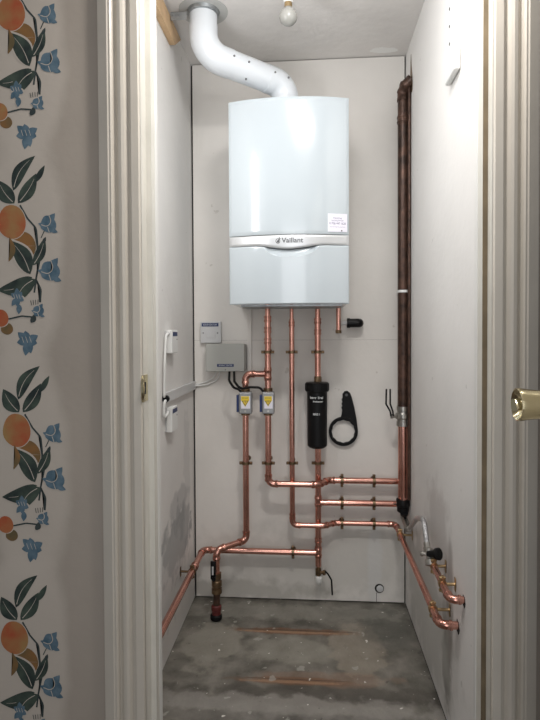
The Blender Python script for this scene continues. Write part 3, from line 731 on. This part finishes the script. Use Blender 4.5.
# ------------------------------------------------------------ filter
fcx = xm+.0005; yf = 2.262
ztp = W(317, 383, 2.22).z; zm = W(317, 392.5, 2.22).z; zlo = W(317, 450, 2.22).z
t = thing('water_filter', 'black cylindrical filter canister with white print on a copper pipe', 'filter', (fcx-.004, yf, zlo))
fcx -= .004
bm = NB(); lathe(bm, (fcx, yf, ztp), dn, [(0, .030), (.001, .046), (.004, .049), (ztp-zm-.003, .049), (ztp-zm, .046)], 40)
for k in range(20):
    a = 2*math.pi*k/20; c = V(fcx+.0485*math.cos(a), yf+.0485*math.sin(a), (ztp+zm)/2)
    sweep(bm, [c+V(0, 0, (ztp-zm)/2-.006), c-V(0, 0, (ztp-zm)/2-.006)], .0022, 6)
obj('screw_collar', bm, M['black'], t, True, 30)
RF = .0420
bm = NB(); lathe(bm, (fcx, yf, zm+.002), dn, [(0, RF), (zm-zlo-.014, RF-.001), (zm-zlo-.010, RF-.001), (zm-zlo-.003, RF-.006), (zm-zlo+.002, RF-.016)], 40); obj('canister', bm, M['black'], t, True, 30)
for s, sz, wd, dx, py in (('Inter', .013, .028, -.017, 398), ('Seal', .013, .022, .014, 398), ('Performance', .008, .042, .004, 401.8), ('MAG 1', .012, .026, -.004, 414.5)):
    b2 = text_mesh(s, sz, .0002, .0004, wd); zc_ = W(317, py, yf-RF).z
    for v in b2.verts:
        x = v.co.x+dx; ro = RF+.0004+v.co.z; a = x/RF
        v.co = Vector((fcx+ro*math.sin(a), yf-ro*math.cos(a), zc_+v.co.y))
    obj('white_print', b2, M['lightprint'], t)
bm = NB(); lathe(bm, (xm, Y3, ztp+.022), dn, [(0, .014), (.004, .016), (.024, .016)], 12); obj('inlet_nut', bm, M['bronze'], t, True, 30)
# spanner on the wall
sp = W(343.3, 431.5, D-.012); sc_ = D/F*.995
t = thing('filter_spanner', 'black plastic ring spanner hanging on the wall right of the filter', 'spanner', (sp.x, D, sp.z))
bm = NB(); n = 48
Ro, Ri = 14.4*sc_, 11.4*sc_
def pt(x, y, yy): return bm.verts.new((sp.x+x, yy, sp.z+y))
for k in range(n):
    a0, a1 = 2*math.pi*k/n, 2*math.pi*(k+1)/n
    def rg(a, R, sc=0): return (R+sc*math.cos(12*a))*math.cos(a), (R+sc*math.cos(12*a))*math.sin(a)
    q = [rg(a0, Ro), rg(a1, Ro), rg(a1, Ri, .0013), rg(a0, Ri, .0013)]
    f_ = [pt(x, y, D-.016) for x, y in q]; g_ = [pt(x, y, D-.001) for x, y in q]
    bm.faces.new(f_); bm.faces.new(g_)
    for i, j in ((0, 1), (2, 3)): bm.faces.new((f_[i], f_[j], g_[j], g_[i]))
bmesh.ops.remove_doubles(bm, verts=bm.verts, dist=.00002)
obj('ring', bm, M['blackm'], t, True, 40)
hp = [(14.3, 2), (13.2, 12), (11, 24), (8.5, 34), (6.8, 38.5), (4.2, 40.5), (1.4, 40), (-.6, 37.5), (-.6, 33.5), (-1.6, 31.5), (-.6, 29.5), (-1.6, 27.5), (-.8, 25.5), (-1.8, 23.5), (-1, 21.5), (-1.6, 17), (-2.5, 14), (3, 13.8), (9, 11), (12.5, 6)]
bm = NB(); f_ = [pt(x*sc_, y*sc_, D-.014) for x, y in hp]; g_ = [pt(x*sc_, y*sc_, D-.001) for x, y in hp]
bm.faces.new(f_); bm.faces.new(g_)
for k in range(len(hp)): bm.faces.new((f_[k], f_[(k+1) % len(hp)], g_[(k+1) % len(hp)], g_[k]))
obj('handle', bm, M['blackm'], t)
bm = NB(); c = pt(3.2*sc_, 36.5*sc_, 0).co.copy(); bm.clear(); lathe(bm, (c.x, D-.0138, c.z), (0, -1, 0), [(0, .006), (.0006, .006)], 16); obj('hanging_hole', bm, M['darkgrey'], t)

# ------------------------------------------------------------ electrics
def labelstrip(par, x0, x1, z0, z1, y, txt, wfrac=.8, m='blue'):
    bm = NB(); box(bm, (x0, y-.0008, z0), (x1, y+.0002, z1)); lb = obj('blue_label', bm, M[m], par)
    b2 = text_mesh(txt, (z1-z0)*.7, .0001, 0, (x1-x0)*wfrac)
    for v in b2.verts: v.co = Vector(((x0+x1)/2+v.co.x, y-.001-v.co.z, (z0+z1)/2+v.co.y))
    obj('lettering', b2, M['lightprint'], lb)
# fused spur
p0 = W(200.5, 343, D-.02); p1 = W(221, 321.5, D-.02)
t = thing('fused_spur', 'white square switch plate above the grey junction box', 'switch plate', (p0.x, D, p0.z))
bm = NB(); box(bm, (p0.x, D-.020, p0.z), (p1.x, D-.010, p1.z), .002); box(bm, (p0.x+.002, D-.011, p0.z+.002), (p1.x-.002, D-.0005, p1.z-.002)); obj('plate', bm, M['greyl'], t)
labelstrip(t, W(201.7, 326, D-.02).x, W(218.5, 326, D-.02).x, W(210, 326.5, D-.02).z, W(210, 323, D-.02).z, D-.020, 'BOILER ISOLATOR')
bm = NB(); a = W(206, 338, D-.02); b = W(215.5, 328.5, D-.02); box(bm, (a.x, D-.0215, a.z), (b.x, D-.0195, b.z), .0006); obj('fuse_carrier', bm, M['greyl'], t)
for px in (203.2, 217.5):
    bm = NB(); s = W(px, 333, D-.02); lathe(bm, (s.x, D-.0195, s.z), (0, -1, 0), [(0, .0036), (.0015, .003)], 12); obj('screw', bm, M['screw'], t)
# junction box
yj = D-.058
p0 = W(205.8, 371.5, yj); p1 = W(244.3, 343.8, yj)
t = thing('junction_box', 'large grey wiring box with a blue label, below the switch plate', 'junction box', (p0.x, D, p0.z))
bm = NB(); box(bm, (p0.x, yj, p0.z), (p1.x, yj+.022, p1.z), .0025); obj('lid', bm, M['grey'], t)
bm = NB(); box(bm, (p0.x+.004, yj+.02, p0.z+.003), (p1.x+.003, D-.0005, p1.z-.003), .002); obj('back_box', bm, M['grey'], t)
labelstrip(t, W(217, 366, yj).x, W(233.8, 366, yj).x, W(225, 366.8, yj).z, W(225, 364, yj).z, yj, 'WIRING CENTRE')
bm = NB(); s = W(225.3, 369.8, yj); lathe(bm, (s.x, yj+.001, s.z), (0, -1, 0), [(0, .0034), (.0016, .003)], 12); obj('screw', bm, M['screw'], t)
# vertical trunking up to the boiler, behind the box
bm = NB(); a = W(248.2, 390, D); b = W(251.6, 306, D)
box(bm, (a.x, D-.012, W(250, 377, D).z), (b.x, D-.0005, bz0+.02), .001); o = obj('trunking', bm, M['wall']); o['label'] = 'narrow painted vertical trunking between the boiler and the grey box'; o['category'] = 'trunking'
# mini trunking on the left wall
x_ = XL+.014
a = WX(166.5, 398, x_); b = V(x_, D-.002, W(195, 385, D).z)
bm = NB(); n1 = (b-a).normalized(); hh = .017
vv = []
for q in (a, b):
    for (dx, dz) in ((0, -hh), (0, hh), (-.0135, hh), (-.0135, -hh)): vv.append(bm.verts.new((x_+dx, q.y, q.z+dz)))
bm.faces.new(vv[:4]); bm.faces.new(vv[4:])
for k in range(4): bm.faces.new((vv[k], vv[(k+1) % 4], vv[4+(k+1) % 4], vv[4+k]))
o = obj('trunking', bm, M['greyl']); o['label'] = 'grey-white mini trunking running back along the left wall at sloping angle'.replace(' at sloping angle', ''); o['category'] = 'trunking'
TA, TB = a.copy(), b.copy()
def cable(name, label, pts, r, m, R=.03, cat='cable', group=None):
    path, _ = fillet(pts, R, 8); bm = NB(); sweep(bm, path, r, 10); o = obj(name, bm, M[m], None, True, 60)
    o['label'] = label; o['category'] = cat
    if group: o['group'] = group
    return o
yc = D-.008
for k, (e, lab) in enumerate(((215.5, 'upper white cable curving from the trunking end up to the grey box'), (219.5, 'lower white cable curving from the trunking end up to the grey box'))):
    d_ = k*3.2
    cable('power_cable', lab, [V(x_-.006, D-.012, W(194, 384+d_*.5, D).z), W(199, 384+d_*.5, yc), W(207, 381.5+d_, yc), W(e-2, 378+d_*.6, yc), V(W(e+1, 371, yc-.01).x, yc-.01, p0.z+.001)], .0032, 'wplast', .03)
# boxes on the left wall
def wallbox(py_top, py_bot, label, txt):
    xf = XL+.026
    y0 = WX(171.8, py_top, xf).y; y1 = WX(177.6, py_top, xf).y
    z1 = WX(171.8, py_top+2.5, xf).z; z0 = WX(171.8, py_bot, xf).z
    y0 = y1-.082
    t = thing('control_box', label, 'control box', (XL, (y0+y1)/2, z0), 'white control boxes on the left wall')
    bm = NB(); box(bm, (XL+.006, y0, z0), (xf, y1, z1), .003); obj('cover', bm, M['wplast'], t)
    bm = NB(); box(bm, (XL+.0005, y0+.002, z0+.002), (XL+.008, y1-.002, z1-.002)); obj('back_plate', bm, M['greyl'], t)
    bm = NB(); box(bm, (xf-.0005, y0+.012, z1-.022), (xf+.0006, y1-.006, z1-.007)); lb = obj('blue_label', bm, M['blue'], t)
    bm = NB(); lathe(bm, (xf, y1-.012, z1-.034), (1, 0, 0), [(0, .003), (.001, .0025)], 10); obj('screw', bm, M['screw'], t)
    bm = NB(); lathe(bm, (XL+.013, y0+.001, z1-.012), (0, -1, 0), [(0, .007), (.006, .007), (.007, .005)], 12); obj('cable_gland', bm, M['greyl'], t, True, 30)
    return y0, z0, z1
b1 = wallbox(327.5, 353.5, 'upper of two white control boxes on the left wall', 'HEATING')
b2_ = wallbox(405.5, 433, 'lower of two white control boxes on the left wall', 'WATER')
xc = XL+.010
ya = TA.y
cable('power_cable', 'white cable dropping from the upper control box to the trunking', [V(XL+.013, b1[0], b1[2]-.012), V(xc, b1[0]-.02, b1[2]-.018), V(xc, b1[0]-.042, (b1[2]+TA.z)/2-.0), V(xc-.002, b1[0]-.040, TA.z+.05), V(xc-.002, ya-.008, TA.z+.006), V(xc-.002, ya+.004, TA.z)], .0042, 'wplast', .03)
cable('power_cable', 'white cable looping from the trunking down to the lower control box', [V(xc+.002, ya+.002, TA.z-.008), V(xc+.002, ya-.018, TA.z-.010), V(xc, b2_[0]-.045, TA.z-.04), V(xc, b2_[0]-.045, b2_[2]-.03), V(xc+.003, b2_[0]-.012, b2_[2]-.02), V(XL+.013, b2_[0]-.004, b2_[2]-.012)], .0048, 'wplast', .02)
bm = NB(); lathe(bm, (xc+.001, ya-.001, TA.z-.003), (0, -1, 0), [(-.01, .0125), (.004, .013), (.006, .009)], 16)
o = obj('grommet', bm, M['black']); o['label'] = 'black grommet at the near end of the left wall trunking'; o['category'] = 'grommet'
# motorised valves
def valve(px0, px1, label, pxc, gx):
    yv = Y1-.055
    a = W(px0+1.8, 414, yv); b = W(px1, 392.4, yv)
    t = thing('motorised_valve', label, 'valve', (gx, Y1, a.z), None)
    bm = NB(); box(bm, (a.x, yv, a.z), (b.x, Y1-.018, b.z), .004); obj('head', bm, M['valvebox'], t)
    bm = NB(); lathe(bm, (gx, Y1, b.z+.012), dn, [(0, r1), (0, .019), (.016, .019), (.018, .0165), (b.z-a.z+.006, .0165), (b.z-a.z+.008, .019), (b.z-a.z+.024, .019), (b.z-a.z+.024, r1)], 16); obj('valve_body', bm, M['bronze'], t, True, 30)
    bm = NB(); box(bm, (a.x-.011, yv+.010, a.z+.006), (a.x+.0015, Y1-.022, b.z-.012), .002); o = obj('side_cover', bm, M['blue'], t)
    wv, hv = b.x-a.x, b.z-a.z
    bm = NB(); box(bm, (a.x+wv*.18, yv-.0007, a.z+hv*.25), (a.x+wv*.88, yv+.0005, b.z-hv*.17)); lb = obj('warning_label', bm, M['paperlabel'], t)
    cx, cz = a.x+wv*.50, a.z+hv*.54; s = wv*.31
    bm = NB()
    box(bm, (cx-s, yv-.0012, cz+s*.45), (cx+s, yv-.0006, b.z-hv*.18))
    f = [bm.verts.new((cx+dx, yv-.0012, cz+dz)) for dx, dz in ((-s, s*.5), (s, s*.5), (0, -s*1.15))]; bm.faces.new(f)
    obj('yellow_triangle', bm, M['yellow'], lb)
    bm = NB()
    for (k0, k1) in ((1, 0), (0, 0)): pass
    tri = [(-s*.8, s*.38), (s*.8, s*.38), (0, -s*.95)]; inn = [(-s*.6, s*.26), (s*.6, s*.26), (0, -s*.66)]
    o1 = [bm.verts.new((cx+x, yv-.0015, cz+z)) for x, z in tri]; i1 = [bm.verts.new((cx+x, yv-.0015, cz+z)) for x, z in inn]
    for k in range(3): bm.faces.new((o1[k], o1[(k+1) % 3], i1[(k+1) % 3], i1[k]))
    bm.faces.new([bm.verts.new((cx+x, yv-.0015, cz+z)) for x, z in ((s*.06, s*.2), (-s*.14, -.1*s), (0, -.08*s), (-s*.06, -s*.42), (s*.15, -.0*s), (0, .0), (.12*s, s*.2))])
    box(bm, (cx-s*.8, yv-.0015, b.z-hv*.27), (cx+s*.7, yv-.0011, b.z-hv*.25))
    obj('warning_mark', bm, M['darkgrey'], lb)
    bm = NB(); lathe(bm, (a.x+wv*.5, yv+.001, a.z+hv*.13), (0, -1, 0), [(0, .0045), (.002, .004)], 12); obj('screw', bm, M['nickel'], t)
    return V(gx, 0, 0), a, b
_, va, vb = valve(237, 251.6, 'grey valve head with yellow warning label on the left pipe, nearer the wiring box', 244, PXB)
_, wa, wb = valve(260.3, 274.1, 'grey valve head with yellow warning label on the second pipe, right of its twin', 267, PX1)
ycb = Y1-.03
k0 = W(229.5, 372, yj+.03); k1 = W(234, 372, yj+.03)
cable('control_cable', 'black cable from the grey wiring box to the left valve head', [V(k0.x, yj+.03, p0.z+.001), W(229, 381, ycb), W(234, 388, ycb), W(238.5, 389, ycb), V(va.x+.006, ycb, vb.z-.001)], .0050, 'blackm', .022)
cable('control_cable', 'black cable arching from the grey wiring box across to the right valve head', [V(k1.x, yj+.03, p0.z+.001), W(234.4, 381.5, ycb-.013), W(240, 389, ycb-.035), W(250, 387.2, Y1-.035), W(260, 387.5, ycb), V(wa.x+.004, ycb, wb.z-.001)], .0050, 'blackm', .022)

# ------------------------------------------------------------ bits
# capped hole low in the back wall
p = W(379.3, 588.3, D)
t = thing('wall_plug', 'small round cap in the back wall near the floor', 'cap', p)
bm = NB(); lathe(bm, (p.x, D, p.z), (0, -1, 0), [(-.001, .0195), (.0015, .0195)], 24); obj('hole_rim', bm, M['gap'], t)
bm = NB(); lathe(bm, (p.x+.0025, D, p.z-.001), (0, -1, 0), [(0, .0150), (.0035, .0145), (.0045, .0125)], 24); obj('cap', bm, M['greyl'], t, True, 30)
# white slotted strip high on the right wall
x0 = XR-.008
t = thing('wall_strip', 'white plastic strip with three dark screws high on the right wall', 'wall strip', (XR, 1.6, CZ+.8))
def ZX(px, py, x): return WX(px, py, x)
ya_ = ZX(455, 40, x0).y; yb_ = ZX(446, 40, x0).y; zb_ = ZX(450, 62, x0).z
bm = NB(); box(bm, (x0, ya_, zb_), (XR-.0005, yb_, H-.02), .003); obj('strip', bm, M['wplast'], t)
x1_ = XR-.018
yc_ = ZX(459.5, 66, XR-.004).y; yd_ = ZX(444.5, 66, x1_).y; zt_ = ZX(450, 54, x1_).z; zl_ = ZX(450, 76.5, x1_).z
bm = NB(); box(bm, (x1_, yc_, zl_), (XR-.0005, yd_, zt_), .006, 4); obj('end_cover', bm, M['wplast'], t, True, 40)
for py in (9, 26.5, 44):
    s = ZX(449.7, py, x0); bm = NB(); lathe(bm, (x0+.0005, s.y, s.z), (-1, 0, 0), [(0, .0045), (.002, .004)], 12); obj('screw', bm, M['darkgrey'], t)
